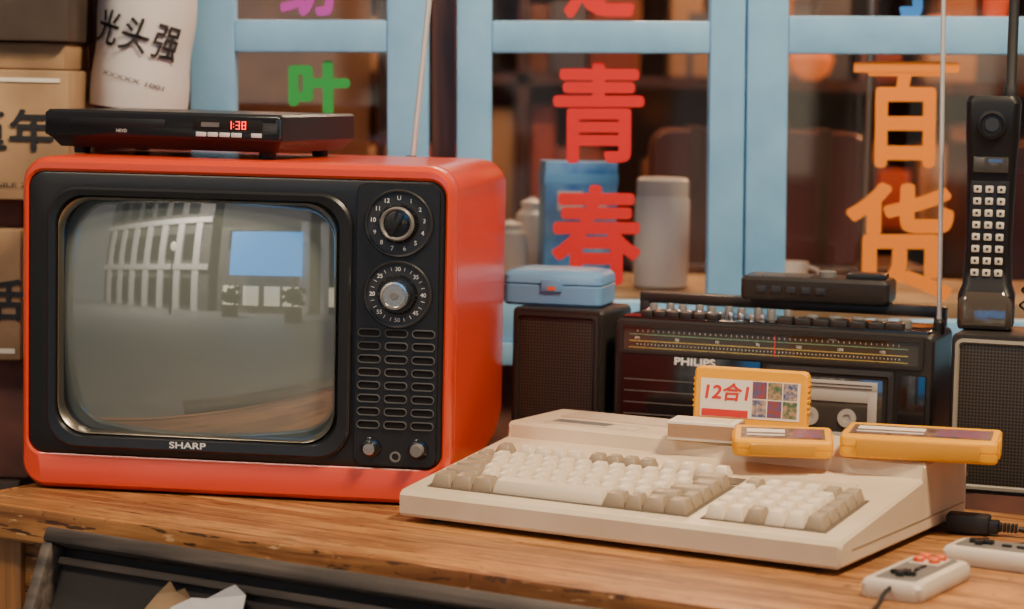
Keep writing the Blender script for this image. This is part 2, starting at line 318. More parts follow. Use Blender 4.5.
def keycap(bm,x0,x1,yc,d=.0205,h=.0135):
    zb=deckz(yc); g=.0008
    T=Matrix.Translation((0,yc,zb))@Matrix.Rotation(ta,4,'X'); hw=d/2; r=[]
    for (a0,a1,b0,b1,zz,rad) in ((x0+g,x1-g,-hw,hw,-.002,.0012),(x0+g,x1-g,-hw,hw,.003,.0012),(x0+g+.0028,x1-g-.0028,-hw+.0038,hw-.0012,h-.0006,.0016),(x0+g+.0034,x1-g-.0034,-hw+.0045,hw-.0018,h,.0014),(x0+g+.0052,x1-g-.0052,-hw+.007,hw-.004,h-.0008,.001)):
        r.append([T@Vector((p.x,p.z,zz)) for p in rr(a0,a1,b0,b1,rad,0,2)])
    addloft(bm,r,False,True)
bl=bmesh.new(); bd=bmesh.new(); P=.0198; X0=.022; RP=.0222; Y0=.036
rows=[[(1.25,1),(1.25,1),(1.25,1),(6.5,0),(1.25,1),(1,1),(1.25,1),(1.25,1)],
 [(2.25,1)]+[(1,0)]*10+[(1.75,1),(1,1)],
 [(1.75,1)]+[(1,0)]*11+[(2.25,1)],
 [(1.5,1)]+[(1,0)]*12+[(1.5,1)],
 [(1,1)]+[(1,0)]*12+[(2,1)]]
for k,ks in enumerate(rows):
    x=X0; y=Y0+k*RP
    for w,dk in ks: keycap(bd if dk else bl,x,x+w*P,y); x+=w*P
NX=.3385; NP=.0212
npat=[[0,0,1,0,0,1],[0,0,0,0,0,1],[0,0,0,0,0,1],[0,0,0,0,0,1],[1,0,0,0,1,1]]
for k in range(5):
    for c in range(6):
        keycap(bd if npat[k][c] else bl,NX+c*NP,NX+(c+1)*NP,Y0+k*RP)
x=X0
for n_,dk in [(1,1),(4,0),(4,1),(4,0)]:
    for _ in range(n_): keycap(bd if dk else bl,x,x+P,.168,.017,.010); x+=P
    x+=.0078
mk('keycaps_light',bl,'key',kb,smooth=True,angle=50); mk('keycaps_dark',bd,'keyd',kb,smooth=True,angle=50)
T=(ta,0,0)
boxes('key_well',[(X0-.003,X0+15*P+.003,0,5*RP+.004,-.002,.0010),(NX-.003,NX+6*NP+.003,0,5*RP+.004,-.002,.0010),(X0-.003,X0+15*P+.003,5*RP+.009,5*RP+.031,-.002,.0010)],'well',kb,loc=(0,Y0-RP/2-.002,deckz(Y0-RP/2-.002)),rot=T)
box('status_panel',NX+.002,NX+.10,.158,.185,-.001,.0012,'beige2',kb,loc=(0,0,deckz(.0)),rot=T)
box('name_plate',.035,.150,.250,.282,.0785,.0802,'beige2',kb,.0004)
box('name_plate_insert',.042,.110,.256,.276,.0800,.0806,'gray',kb)
boxes('vent_ribs',[(.030,.185,.298+i*.0075,.302+i*.0075,.0785,.0812) for i in range(7)],'beige2',kb,.0006)
box('cartridge_slot_frame',.190,.346,.280,.314,.0785,.0825,'beige2',kb,.001)
boxes('side_groove',[(KW+.0025,KW+.0035,.03,KD-.01,.020,.0215)],'keyd',kb)
for i,(fx,fy) in enumerate(((.03,.03),(.46,.03),(.03,.33),(.46,.33))): lathe(f'foot_{i+1}',[(.010,0),(.011,.007)],'rub',kb,(fx,fy,0),n=16)
def kbw(x,y): return (KOX+math.cos(KA)*x+math.sin(KA)*y, KOY-math.sin(KA)*x+math.cos(KA)*y)
# ------------------------------------------------------------------ CARTRIDGES
def cartridge(loc,rot,w=.132,h=.078,t=.017,art='lab3',label=None):
    e=empty('game_cartridge',loc,rot=rot); rings=[]
    for y,ins in ((0,.0025),(.0015,.0005),(.003,0),(t/2-.0006,0),(t/2-.0004,.0009),(t/2+.0004,.0009),(t/2+.0006,0),(t-.003,0),(t-.0015,.0005),(t,.0025)):
        rings.append(rr(-w/2+ins,w/2-ins,ins,h-ins,.007-ins,y,5))
    loft('shell',rings,'yellow',e,True,True)
    boxes('grip_ridges',[(-w/2-.0012,-w/2+.004,.002,t-.002,h*.3+i*.006,h*.3+.003+i*.006) for i in range(6)]+[(w/2-.004,w/2+.0012,.002,t-.002,h*.3+i*.006,h*.3+.003+i*.006) for i in range(6)],'yellow',e,.0006)
    boxes('connector_lip',[(-w/2+.018,w/2-.018,.003,t-.003,-.005,.003)],'yellow2',e,.0008)
    box('label',-w/2+.008,w/2-.008,-.0006,.0005,h*.16,h*.80,'label' if label else art,e)
    if label:
        text('label_text',label,-w*.20,h*.59,-.0009,'redtxt',e,w=.047,h=.019,bold=.0006,shear=.12)
        boxes('label_print',[(-w*.42,-w*.01,-.0009,-.0004,h*.17,h*.29)],'redtxt',e)
        for q,(mm_,cells) in enumerate((('lab3',((0,0),(2,1))),('labg',((1,1),(2,0))),('labr',((0,1),(1,0))))):
            boxes(f'label_art_{q+1}',[(.003+c*.0172,.0188+c*.0172,-.0009,-.0004,h*.20+r*.0200,h*.20+.0185+r*.0200) for c,r in cells],mm_,e)
    else:
        box('label_title',-w/2+.014,w*.02,-.0009,-.0004,h*.50,h*.70,'label',e); box('label_picture',w*.10,w/2-.012,-.0009,-.0004,h*.22,h*.74,'labr',e); box('label_stripe',-w/2+.014,w*.02,-.0009,-.0004,h*.30,h*.38,'porc',e)
    return e
cx_,cy_=kbw(.267,.2915)
cartridge((cx_,cy_,TZ+.0832+.0052),(math.radians(-4),0,math.radians(-20)),w=.128,h=.0655,label='12合1')
c2x,c2y=kbw(.352,.1875)
cartridge((c2x,c2y,TZ+.0768+.0178),(math.radians(-86),0,math.radians(-6)),w=.104,h=.078,t=.0178,art='lab4')
cartridge((.4215,2.470,TZ+.0800+.0235),(math.radians(-90),0,math.radians(-14)),w=.162,h=.104,t=.023,art='lab4')
# ------------------------------------------------------------------ MATCHBOX
mx_,my_=kbw(.2375,.2435); mb=empty('matchbox',(mx_,my_,TZ+.0800),-18)
box('sleeve',-.037,.037,-.022,.022,0,.0205,'label',mb,.0006)
boxes('striker',[(-.0365,.0365,-.0225,-.0215,.003,.0175)],'strike',mb)
box('inner_tray',.037,.0385,-.0205,.0205,.001,.0195,'strike',mb)
box('top_label',-.031,.031,-.016,.016,.0204,.0209,mat('match_label',(0.70,0.54,0.36),.6,col2=(.78,.66,.50),vscale=60),mb)
# ------------------------------------------------------------------ BOOMBOX
bb=empty('boombox',(.125,2.925,TZ),-20)
BW=.39; BH=.178; BD=.125
loft('body',[rr(0.003,BW-.003,.006,BH-.003,.008,.0,4),rr(0,BW,.003,BH,.009,.004,4),rr(0,BW,.003,BH,.009,BD-.006,4),rr(.004,BW-.004,.007,BH-.004,.008,BD,4)],'bblk',bb,True,True)
boxes('feet',[(.03,.07,.02,.10,0,.004),(.32,.36,.02,.10,0,.004)],'rub',bb)
loft('dial_frame',[rr(.008,BW-.012,.137,.173,.003,0,3),rr(.008,BW-.012,.137,.173,.003,-.004,3),rr(.012,BW-.016,.141,.169,.002,-.004,3),rr(.0125,BW-.0165,.1415,.1685,.002,-.001,3)],'bblk',bb)
box('dial_window',.012,BW-.016,-.0012,.001,.141,.169,'smoke',bb)
bm=bmesh.new()
for r,(z,stp,hh) in enumerate(((.163,.0065,.0022),(.147,.0045,.0016))):
    k=.03
    while k<.35: addbox(bm,k,k+.0006,-.0017,-.0010,z,z+hh); k+=stp
mk('dial_ticks',bm,'white',bb)
bm=bmesh.new(); addbox(bm,.02,.36,-.0017,-.001,.1515,.1521); addbox(bm,.02,.36,-.0017,-.001,.1435,.1440); mk('dial_lines_yellow',bm,'yelp',bb)
bm=bmesh.new(); addbox(bm,.02,.36,-.0017,-.001,.1595,.1600); mk('dial_lines_green',bm,'grnp',bb)
bm=bmesh.new()
for i,s in enumerate(['FM','88','92','96','100','104','108']): addtext(bm,s,.03+i*.05,.1553,h=.0034)
addtext(bm,'STEREO',.27,.1665,h=.002); mk('dial_text',bm,'white',bb,(0,-.0018,0))
box('dial_pointer',.20,.2012,-.002,-.001,.142,.168,'chred',bb)
text('brand_label','PHILIPS',.104,.1302,-.0052,'white',bb,w=.050,h=.0085,bold=.0005)
boxes('lower_panels',[(.012,.185,-.005,.001,.012,.1360),(.350,.382,-.003,.001,.012,.130)],'blkg',bb,.0012)
boxes('panel_grooves',[(.016,.18,-.0056,-.0048,.105-i*.014,.1058-i*.014) for i in range(6)],'gray',bb)
loft('cassette_door_frame',[rr(.192,.345,.012,.133,.004,0,3),rr(.192,.345,.012,.133,.004,-.006,3),rr(.198,.339,.018,.127,.003,-.007,3),rr(.200,.337,.020,.125,.003,-.003,3)],'bblk',bb,False,True)
box('cassette_window',.205,.332,-.0045,-.003,.045,.122,'smoke',bb,.0005)
boxes('cassette_tape',[(.211,.326,-.0060,-.0044,.108,.119),(.211,.326,-.0060,-.0044,.052,.058),(.211,.222,-.0060,-.0044,.058,.108),(.315,.326,-.0060,-.0044,.058,.108),(.222,.315,-.0056,-.0044,.094,.108)],'lgray',bb,.0005)
boxes('cassette_label_lines',[(.217,.32,-.0064,-.0059,.110+i*.004,.1112+i*.004) for i in range(2)],'ink',bb)
flathe('reel_left',[(.011,0),(.011,.002),(.005,.002),(.005,.0005)],'lgray',bb,.246,.075,-.0045,20)
flathe('reel_right',[(.011,0),(.011,.002),(.005,.002),(.005,.0005)],'lgray',bb,.291,.075,-.0045,20)
box('top_deck',.008,BW-.008,.006,BD-.01,BH-.002,BH+.003,'blkg',bb,.0015)
bm=bmesh.new()
for i in range(6): addbox(bm,.030+i*.0165,.0445+i*.0165,.010,.028,BH+.002,BH+.010,.0015)
for i in range(7): addbox(bm,.20+i*.022,.219+i*.022,.006,.024,BH+.002,BH+.011,.0018)
mk('piano_keys',bm,'bblk',bb,smooth=True)
bm=bmesh.new()
for i in range(10): addlathe(bm,[(.0055,0),(.0052,.012),(.0042,.0135)],16,Matrix.Translation((.035+i*.0185,.048+(i%2)*.010,BH+.002)))
for i in range(5): addlathe(bm,[(.0085,0),(.0080,.009),(.0065,.0105)],20,Matrix.Translation((.235+i*.028,.042,BH+.002)))
mk('top_knobs',bm,'gray',bb,smooth=True)
bm=bmesh.new()
for i in range(12): addbox(bm,.03+i*.013,.0365+i*.013,.030,.036,BH+.002,BH+.0105,.0008)
mk('slider_caps',bm,'silver',bb,smooth=True)
boxes('handle',[(.004,.018,BD-.038,BD-.018,BH-.01,BH+.018),(BW-.018,BW-.004,BD-.038,BD-.018,BH-.01,BH+.018),(.004,BW-.004,BD-.038,BD-.018,BH+.012,BH+.026)],'bblk',bb,.003)
tube('telescopic_antenna',[(.384,.06,BH),(.380,.06,.36),(.374,.06,.60)],.0028,'rod',bb,False)
lathe('antenna_base',[(.007,0),(.007,.014),(.004,.018)],'bblk',bb,(.384,.06,BH-.004),n=16)
def speaker(loc,yaw,w,h,d,rimm):
    e=empty('speaker_box',loc,yaw)
    loft('cabinet',[rr(.002,w-.002,.004,h-.002,.006,0,4),rr(0,w,.002,h,.007,.003,4),rr(0,w,.002,h,.007,d-.003,4),rr(.003,w-.003,.005,h-.003,.006,d,4)],'bblk',e,True,True)
    loft('grille_frame',[rr(.005,w-.005,.008,h-.006,.008,.0,5),rr(.005,w-.005,.008,h-.006,.008,-.005,5),rr(.0085,w-.0085,.0115,h-.0095,.006,-.0055,5),rr(.010,w-.010,.013,h-.011,.006,-.002,5)],rimm,e)
    loft('grille',[rr(.010,w-.010,.013,h-.011,.006,-.002,5),rr(.02,w-.02,.023,h-.021,.006,-.0035,5)],'grl',e,False,True)
    boxes('feet',[(.01,.03,.01,d-.01,0,.003),(w-.03,w-.01,.01,d-.01,0,.003)],'rub',e)
    flathe('corner_badge',[(.004,0),(.0038,.001),(.001,.001)],'silver',e,w*.12,.025,-.0045,16)
    return e
speaker((.0010,2.971,TZ),-20,.118,.185,.115,'bblk')
speaker((.504,2.752,TZ),-20,.175,.186,.12,mat('speaker_rim',(0.30,0.27,0.22),.35))
# ------------------------------------------------------------------ BLUE CASE on left speaker
bc=empty('plastic_case',(-.0125,2.990,TZ+.1855),-14,scale=(1,1,1.12))
loft('base',zrings([(.003,.123,.003,.089,.009,0),(0,.126,0,.092,.010,.003),(0,.126,0,.092,.010,.022),(.001,.125,.001,.091,.010,.023)]),'blue',bc,True,True)
loft('lid',zrings([(.001,.125,.001,.091,.010,.0240),(0,.126,0,.092,.010,.0250),(.001,.125,.001,.091,.010,.033),(.005,.121,.005,.087,.010,.0375),(.012,.114,.012,.080,.010,.0390)]),'blue',bc,True,True)
loft('lid_window',zrings([(.016,.110,.016,.076,.008,.0388),(.020,.106,.020,.072,.008,.0402)]),mat('blue_light',(0.28,0.46,0.66),0.25),bc,False,True)
boxes('latch',[(.050,.076,-.003,.001,.016,.030)],'blue',bc,.001)
boxes('latch_badge',[(.058,.068,-.0036,-.0028,.018,.022)],'btn',bc)
# ------------------------------------------------------------------ PORTABLE RADIO on boombox
pr=empty('portable_radio',(.276,2.920,TZ+BH+.0265),-16,scale=(1,1,1.35))
loft('body',zrings([(.002,.178,.002,.072,.006,0),(0,.180,0,.074,.007,.003),(0,.180,0,.074,.007,.018),(.003,.177,.003,.071,.006,.021)]),'bblk',pr,True,True)
boxes('speaker_slots',[(.012+i*.006,.0145+i*.006,.012,.062,.0205,.0218) for i in range(12)],'gray',pr)
boxes('volume_block',[(.125,.172,.02,.060,.020,.026)],'blk',pr,.002)
boxes('front_buttons',[(.02+i*.018,.032+i*.018,-.002,.002,.007,.013) for i in range(5)],'dial',pr,.0008)
lathe('wheel',[(.011,0),(.011,.005),(.008,.006)],'gray',pr,(.10,.04,.0205),n=24)
# ------------------------------------------------------------------ BRICK PHONE
ph=empty('mobile_phone',(.516,2.792,TZ+.1865),-14)
pw=.064
loft('handset',zrings([(.002,pw-.002,.000,.050,.008,0),(0,pw,-.004,.052,.010,.006),(0,pw,-.004,.052,.010,.040),(.004,pw-.004,.004,.050,.010,.052),(.006,pw-.006,.008,.050,.010,.10),(.004,pw-.004,.008,.050,.010,.19),(.002,pw-.002,.000,.050,.010,.225),(.001,pw-.001,-.004,.050,.010,.262),(.004,pw-.004,.000,.046,.010,.270)]),'phblk',ph,True,True)
loft('mouthpiece_cover',zrings([(.001,pw-.001,-.007,.02,.008,.002),(0.001,pw-.001,-.010,.02,.008,.006),(.001,pw-.001,-.010,.02,.008,.032),(.006,pw-.006,-.003,.02,.008,.044)]),mat('clear_smoke',(0.06,0.045,0.032),0.10,coat=.7,bump=1.0,bscale=45),ph,True,True)
boxes('keypad_plate',[(.010,pw-.010,.0055,.010,.056,.172)],'phblk',ph,.001)
boxes('keys',[(.0135+c*.0135,.0225+c*.0135,.0025,.007,.062+r*.0138,.0700+r*.0138) for c in range(3) for r in range(8)],'phkey',ph,.0012)
boxes('key_marks',[(.0165+c*.0135,.0195+c*.0135,.0022,.0026,.0645+r*.0138,.0675+r*.0138) for c in range(3) for r in range(8)],'ink',ph)
boxes('display',[(.012,pw-.012,.003,.009,.182,.200)],'smoke',ph,.001)
flathe('earpiece',[(.017,0),(.0165,.003),(.013,.004),(.012,.0015),(.001,.0015)],'phblk',ph,pw/2,.237,-.0005,32)
flathe('earpiece_grille',[(.0085,0),(.008,.002),(.001,.002)],'dial',ph,pw/2,.237,-.0012,20)
lathe('antenna',[(.0085,.0),(.0085,.012),(.0062,.016),(.0058,.14),(.0045,.150)],'rub',ph,(pw-.014,.03,.268),n=20)
pts=[]
for i in range(160):
    t=i/159; a=t*2*PI*20; pts.append((pw+.010+.0045*math.cos(a)+.035*t,.02+.0045*math.sin(a),.02+.20*t+.05*math.sin(t*PI)))
tube('coiled_cord',pts,.0014,'rub',ph)
# ------------------------------------------------------------------ GAME CONTROLLERS (each with its cord)
def gamepad(loc,yaw,cord):
    e=empty('game_controller',loc,yaw); L=.138; B=.060
    loft('shell',zrings([(.002,L-.002,.002,B-.002,.007,.0),(0,L,0,B,.009,.003),(0,L,0,B,.009,.013),(.0025,L-.0025,.0025,B-.0025,.008,.017),(.005,L-.005,.005,B-.005,.007,.018)]),'padg',e,True,True)
    loft('face_plate',zrings([(.010,L-.010,.010,B-.010,.004,.0178),(.011,L-.011,.011,B-.011,.004,.0190)]),'padd',e,False,True)
    boxes('direction_pad',[(.020,.044,.026,.033,.019,.0235),(.0285,.0355,.0175,.0415,.019,.0235)],'blk',e,.001)
    boxes('select_start',[(.054,.064,.024,.0275,.019,.0215),(.069,.079,.024,.0275,.019,.0215)],'blk',e,.0008)
    boxes('button_wells',[(.088,.122,.016,.046,.0188,.0198)],'padg',e,.0005)
    bm=bmesh.new()
    for xx,yy in ((.0965,.0235),(.1135,.0235),(.0965,.0385),(.1135,.0385)): addlathe(bm,[(.0055,0),(.0055,.0045),(.0045,.0055)],20,Matrix.Translation((xx,yy,.019)))
    mk('action_buttons',bm,'btn',e,smooth=True)
    tube('cord',cord,.0022,'rub',e)
    return e
gamepad((.374,2.146,TZ),60,[(-.000,.03,.012),(-.016,.030,.010),(-.030,.028,.004),(-.050,.024,.003),(-.075,.022,.003)])
gamepad((.425,2.340,TZ),-30,[(.05,.060,.010),(.05,.078,.006),(.035,.095,.003),(.03,.12,.003),(.05,.14,.003)])
pl=empty('cable_plug',(.458,2.500,TZ),-20)
box('plug_body',0,.045,0,.024,0.001,.021,'rub',pl,.003); box('plug_collar',.043,.055,.003,.019,.003,.016,'blk',pl,.002)
boxes('plug_ribs',[(.055+i*.004,.0575+i*.004,.006,.016,.005,.014) for i in range(5)],'rub',pl,.0006)
tube('plug_cord',[(.075,.011,.009),(.10,.012,.006),(.13,.03,.0035),(.15,.02,.0035)],.003,'rub',pl)
# ------------------------------------------------------------------ SHOP WINDOW
s=.0013235
wn=empty('window_1',(0,3.2,1.155),rot=(0,math.radians(-1.0),0))
def fb(u0,u1,z0,z1,y0=0,y1=.04): return (u0,u1,y0,y1,z0,z1)
boxes('leaf_left',[fb(-.430,-.3706,-.29,.62),fb(-.1700,-.115,-.29,.62),fb(-.3706,-.1700,.0933,.1357,.002,.038),fb(-.3706,-.1700,-.29,-.235,.002,.038),fb(-.3706,-.1700,.56,.62,.002,.038)],'frame',wn,.003)
boxes('leaf_centre',[fb(-.078,-.0318,-.29,.62),fb(.2554,.3020,-.29,.62),fb(-.0318,.2554,.0933,.1357,.002,.038),fb(-.0318,.2554,-.29,-.235,.002,.038),fb(-.0318,.2554,.56,.62,.002,.038)],'frame',wn,.003)
boxes('leaf_right',[fb(.3045,.3587,-.29,.62),fb(.80,.86,-.29,.62),fb(.3587,.80,.0933,.1430,.002,.038),fb(.3587,.80,-.29,-.26,.002,.038),fb(.3587,.80,.56,.62,.002,.038)],'frame',wn,.003)
boxes('window_post',[fb(-.112,-.081,-.29,.62,.03,.07)],'darkw',wn)
boxes('window_sill',[fb(-.45,.88,-.32,-.29,-.01,.12)],'frame',wn,.003)
gm=bpy.data.materials.new('window_glass'); gm.use_nodes=True; nt=gm.node_tree; nt.nodes.clear()
o_=nt.nodes.new("ShaderNodeOutputMaterial"); t_=nt.nodes.new("ShaderNodeBsdfTransparent"); g_=nt.nodes.new("ShaderNodeBsdfGlossy"); g_.inputs["Roughness"].default_value=0.03; mx=nt.nodes.new("ShaderNodeMixShader"); mx.inputs[0].default_value=0.04
nt.links.new(t_.outputs[0],mx.inputs[1]); nt.links.new(g_.outputs[0],mx.inputs[2]); nt.links.new(mx.outputs[0],o_.inputs[0])
boxes('glass_panes',[fb(-.3706,-.1700,-.235,.56,.019,.021),fb(-.0318,.2554,-.235,.56,.019,.021),fb(.3587,.80,-.26,.56,.019,.021)],gm,wn)
def uv(u,v): return ((u-512)*s,(120.5-v)*s)
def char(nm,ch,u0,u1,v0,v1,m,b):
    x0,z1=uv(u0,v0); x1,z0=uv(u1,v1)
    text(nm,ch,(x0+x1)/2,(z0+z1)/2,.017,m,wn,w=x1-x0,h=z1-z0,bold=b)
char('char_red_1','青',552,638,61,157,'chred',.0036)
char('char_red_2','春',551,636,184,280,'chred',.0036)
char('char_orange_1','百',866,938,60,160,'chor',.0042)
char('char_orange_2','货',847,950,181,294,'chor',.0042)
char('char_green','叶',287,343,61,110,'chgr',.0040)
char('char_purple','纺',278,332,-48,12,'chpu',.003)
char('char_red_top','是',562,628,-85,13,'chred',.0035)
char('char_blue_top','小',880,945,-75,12,'chbl',.003)
boxes('red_strip',[( (850-512)*s,(955-512)*s,.016,.018,(120.5-68)*s,(120.5-58)*s )],'chor',wn)
# ------------------------------------------------------------------ ROOM SHELL
box('wall_front_lower',-2.2,2.6,3.245,3.33,0,.853,'wallp')
box('wall_front_upper',-2.2,2.6,3.245,3.33,1.785,2.9,'wallp')
box('wall_front_left',-2.2,-.435,3.245,3.33,.853,1.785,'wallp')
box('wall_front_right',.86,2.6,3.245,3.33,.853,1.785,'wallp')
box('wall_back',-2.2,2.6,6.2,6.28,0,2.9,'inwall'); box('wall_left',-2.28,-2.2,3.33,6.28,0,2.9,'inwall'); box('wall_right',2.6,2.68,3.33,6.28,0,2.9,'inwall')
box('ceiling',-2.28,2.68,3.33,6.28,2.9,2.96,'inwall')
box('floor',-18,16,-16,6.28,-.06,0,'pave')
# ------------------------------------------------------------------ INTERIOR THINGS
ct=empty('display_counter',(-.4,3.38,0)); box('counter_top',0,1.5,0,.40,.885,.915,'card',ct,.004); box('counter_body',.03,1.47,.03,.38,0.0,.884,'darkw',ct)
CZ=.9155
b1=empty('gift_box',(.044,3.46,CZ),8); box('carton',0,.105,0,.06,0,.182,mat('box_blue',(0.01,0.16,0.55),0.4,col2=(0.20,0.48,0.75),vscale=16),b1,.001); box('lid_band',-.001,.106,-.001,.061,.150,.165,mat('band_blue',(0.10,0.35,0.7),.4),b1); boxes('logo_patch',[(.018,.055,-.0015,.0,.112,.140),(.062,.09,-.0015,0,.10,.125)],'porc',b1)
th=empty('thermos_flask',(.216,3.52,CZ)); lathe('flask',[(.036,0),(.040,.004),(.040,.128),(.037,.134),(.037,.150),(.034,.154)],'porc',th,n=40); lathe('cap',[(.038,.134),(.038,.156),(.034,.160)],mat('cap_white',(0.6,0.56,0.5),0.4),th,n=40)
for i,(x,y,h) in enumerate(((-.005,3.50,.095),(.028,3.58,.125),(-.07,3.55,.08))):
    j=empty('porcelain_jar',(x,y,CZ)); lathe('jar',[(.018,0),(.026,.01),(.028,h*.5),(.024,h*.8),(.016,h*.86),(.016,h*.9)],'porc',j,n=28); lathe('lid',[(.018,h*.9),(.018,h*.94),(.006,h*.98),(.005,h)],'porc',j,n=28)
tc_=empty('tea_cup',(.40,3.47,CZ)); lathe('cup',[(.015,0),(.022,.02),(.026,.045),(.024,.045),(.018,.01),(.001,.008)],'porc',tc_,n=28); tube('handle',[(.024,0,.038),(.042,0,.036),(.040,0,.016),(.021,0,.014)],.003,'porc',tc_)
st=empty('side_table',(.20,4.05,0)); box('top',0,.5,0,.3,.88,.91,'darkw',st,.004); boxes('legs',[(.02,.06,.02,.06,0,.88),(.44,.48,.02,.06,0,.88),(.02,.06,.24,.28,0,.88),(.44,.48,.24,.28,0,.88)],'darkw',st)
sc=empty('leather_suitcase',(.235,4.09,.911)); loft('case',[rr(0,.36,0,.22,.03,0,6),rr(-.004,.364,-.000,.224,.034,.01,6),rr(-.004,.364,0,.224,.034,.12,6),rr(0,.36,0.002,.22,.03,.13,6)],'mrn',sc,True,True); tube('handle',[(.13,.06,.22),(.13,.06,.25),(.23,.06,.25),(.23,.06,.22)],.007,'mrn',sc); boxes('straps',[(.06,.085,-.004,.134,0,.228),(.275,.30,-.004,.134,0,.228)],'darkw',sc)
shf=empty('bookcase',(-1.6,5.7,0)); boxes('frame',[(0,.03,0,.35,0,2.3),(1.6,1.63,0,.35,0,2.3),(3.3,3.33,0,.35,0,2.3)]+[(0,3.33,0,.35,z,z+.025) for z in (.02,.45,.85,1.2,1.55,1.9,2.27)],'darkw',shf)
cols=[(0.45,0.08,0.04),(0.48,0.22,0.08),(0.09,0.11,0.16),(0.42,0.28,0.17),(0.28,0.12,0.06),(0.26,0.08,0.07)]
for ci,c in enumerate(cols):
    bm=bmesh.new()
    for z in (.475,.875,1.225,1.575,1.925):
        for _ in range(7):
            x=random.uniform(.05,3.15); w=random.uniform(.05,.15); h=random.uniform(.12,.28); addbox(bm,x,x+w,.05+random.uniform(0,.04),.28,z+.001,z+h,.004)
    mk(f'goods_{ci+1}',bm,mat(f'goods_{ci}',c,0.5),shf,smooth=True)
cab=empty('wooden_cabinet',(.95,4.9,0)); box('body',0,.7,0,.45,0,1.10,'darkw',cab,.006); boxes('doors',[(.02,.34,-.015,0,.1,1.05),(.36,.68,-.015,0,.1,1.05)],'mrn',cab,.004); boxes('handles',[(.31,.325,-.03,-.014,.6,.72),(.375,.39,-.03,-.014,.6,.72)],'silver',cab,.002)
sc2=empty('folding_screen',(-1.15,4.5,0),8); boxes('panels',[(i*.3,i*.3+.28,0,.02,0,1.7) for i in range(3)],mat('screen_paper',(0.42,0.22,0.10),0.7,col2=(0.20,0.08,0.04),vscale=6),sc2,.003); boxes('screen_frames',[(i*.3-.005,i*.3+.012,-.008,.028,0,1.72) for i in range(4)],'darkw',sc2)
def lantern(x,y,z,r):
    l=empty('paper_lantern',(x,y,z)); lathe('body',[(r*.35,-r*.9),(r*.8,-r*.6),(r,0),(r*.8,r*.6),(r*.35,r*.9)],'lamp',l,n=28); lathe('cap',[(r*.38,r*.88),(r*.38,r*1.05)],'darkw',l,n=20); tube('cord',[(0,0,r),(0,0,2.9-z)],.003,'rub',l,False)
lantern(.66,5.45,1.27,.05); lantern(.95,5.5,1.33,.05); lantern(-.45,5.35,1.33,.045)
pl1=empty('brass_pole',(-.11,4.0,0)); lathe('pole',[(.012,0),(.012,2.89)],'trim',pl1,n=16)
pl1=empty('brass_pole',(.56,3.85,0)); lathe('pole',[(.008,0),(.008,2.89)],'trim',pl1,n=16)
def light(name,typ,loc,pw,col,size=.2,rot=(0,0,0),sy=None):
    l=bpy.data.lights.new(name,typ); l.energy=pw; l.color=col
    if typ=='AREA':
        l.size=size
        if sy: l.shape='RECTANGLE'; l.size_y=sy
    elif typ=='POINT': l.shadow_soft_size=size
    o=bpy.data.objects.new(name,l); o.location=loc; o.rotation_euler=rot; link(o); return o
light('shop_fill_light','POINT',(.2,4.6,2.4),50,(1,.54,.27),.15)  # added warm fill points for the interior; no ceiling fixtures exist
light('shop_fill_light.001','POINT',(-.7,5.0,2.3),40,(1,.54,.27),.15)
light('shop_fill_light.002','POINT',(1.4,5.3,2.0),60,(1,.42,.16),.15)  # extra point added to give the right back wall an orange glow
light('counter_fill_light','POINT',(.22,3.62,1.70),9,(1,.76,.5),.06)  # unseen light added to brighten the flask and jars
# ------------------------------------------------------------------ LEFT CLUTTER
cs=empty('cardboard_box_stack',(-.018,0,0.003))
box('box_base',-1.05,-.60,3.02,3.20,-.003,.692,'cardd',cs,.004)
box('box_lower',-1.00,-.590,3.03,3.20,.694,.847,'wallp',cs,.004)
box('box_sign_life',-1.00,-.592,2.99,3.19,.849,1.012,'card',cs,.004)
box('box_gap',-.99,-.600,3.03,3.19,1.013,1.048,'wallp',cs,.003)
box('box_sign_childhood',-.98,-.533,2.99,3.17,1.049,1.210,'card',cs,.004)
box('box_thin',-.97,-.540,3.00,3.17,1.2105,1.244,'card',cs,.004)
box('box_top',-.98,-.533,2.98,3.17,1.245,1.40,'cardd',cs,.004)
text('sign_text_1','童年',-.608,1.136,2.988,'ink',cs,w=.110,h=.050,bold=.0013)
text('sign_text_2','生活',-.644,.925,2.988,'ink',cs,w=.110,h=.050,bold=.0013)
text('box_print','FRAGILE 24 PCS',-.600,1.068,2.988,'ink',cs,w=.10,h=.006)
boxes('tape',[(-.70,-.5995,2.9885,2.9895,.858,.864),(-.62,-.5445,2.9885,2.9895,1.195,1.2)],'label',cs)
hb=empty('calligraphy_scroll',(-.4785,3.12,1.254),rot=(math.radians(0),math.radians(5),0))
rc=.062
bm=bmesh.new(); rings=[]
for j in range(15):
    z=-.088+.24*j/14; rad=rc+.0012*math.sin(j*1.1)
    rings.append([Vector((rad*math.sin(2*PI*i/40)+.0008*math.sin(i*1.3+j),-rad*math.cos(2*PI*i/40),z)) for i in range(40)])
addloft(bm,rings)
addloft(bm,[rings[0],[Vector((p.x*.90,p.y*.90,p.z+.004)) for p in rings[0]]]); addloft(bm,[rings[-1],[Vector((p.x*.90,p.y*.90,p.z-.004)) for p in rings[-1]]])
mk('paper_roll',bm,'cloth',hb,smooth=True,angle=80)
bm=bmesh.new()
for i,c in enumerate('光头强'): addtext(bm,c,-.043+i*.041,.005,w=.035,h=.044,bold=.0006,shear=.25,cyl=rc+.003,slope=-.16)
addtext(bm,'XXXXX 1001',-.002,-.052,w=.085,h=.006,shear=.2,cyl=rc+.003,slope=-.16)
addtext(bm,'强',.02,.082,w=.034,h=.040,bold=.0006,shear=.25,cyl=rc+.003,slope=-.16)
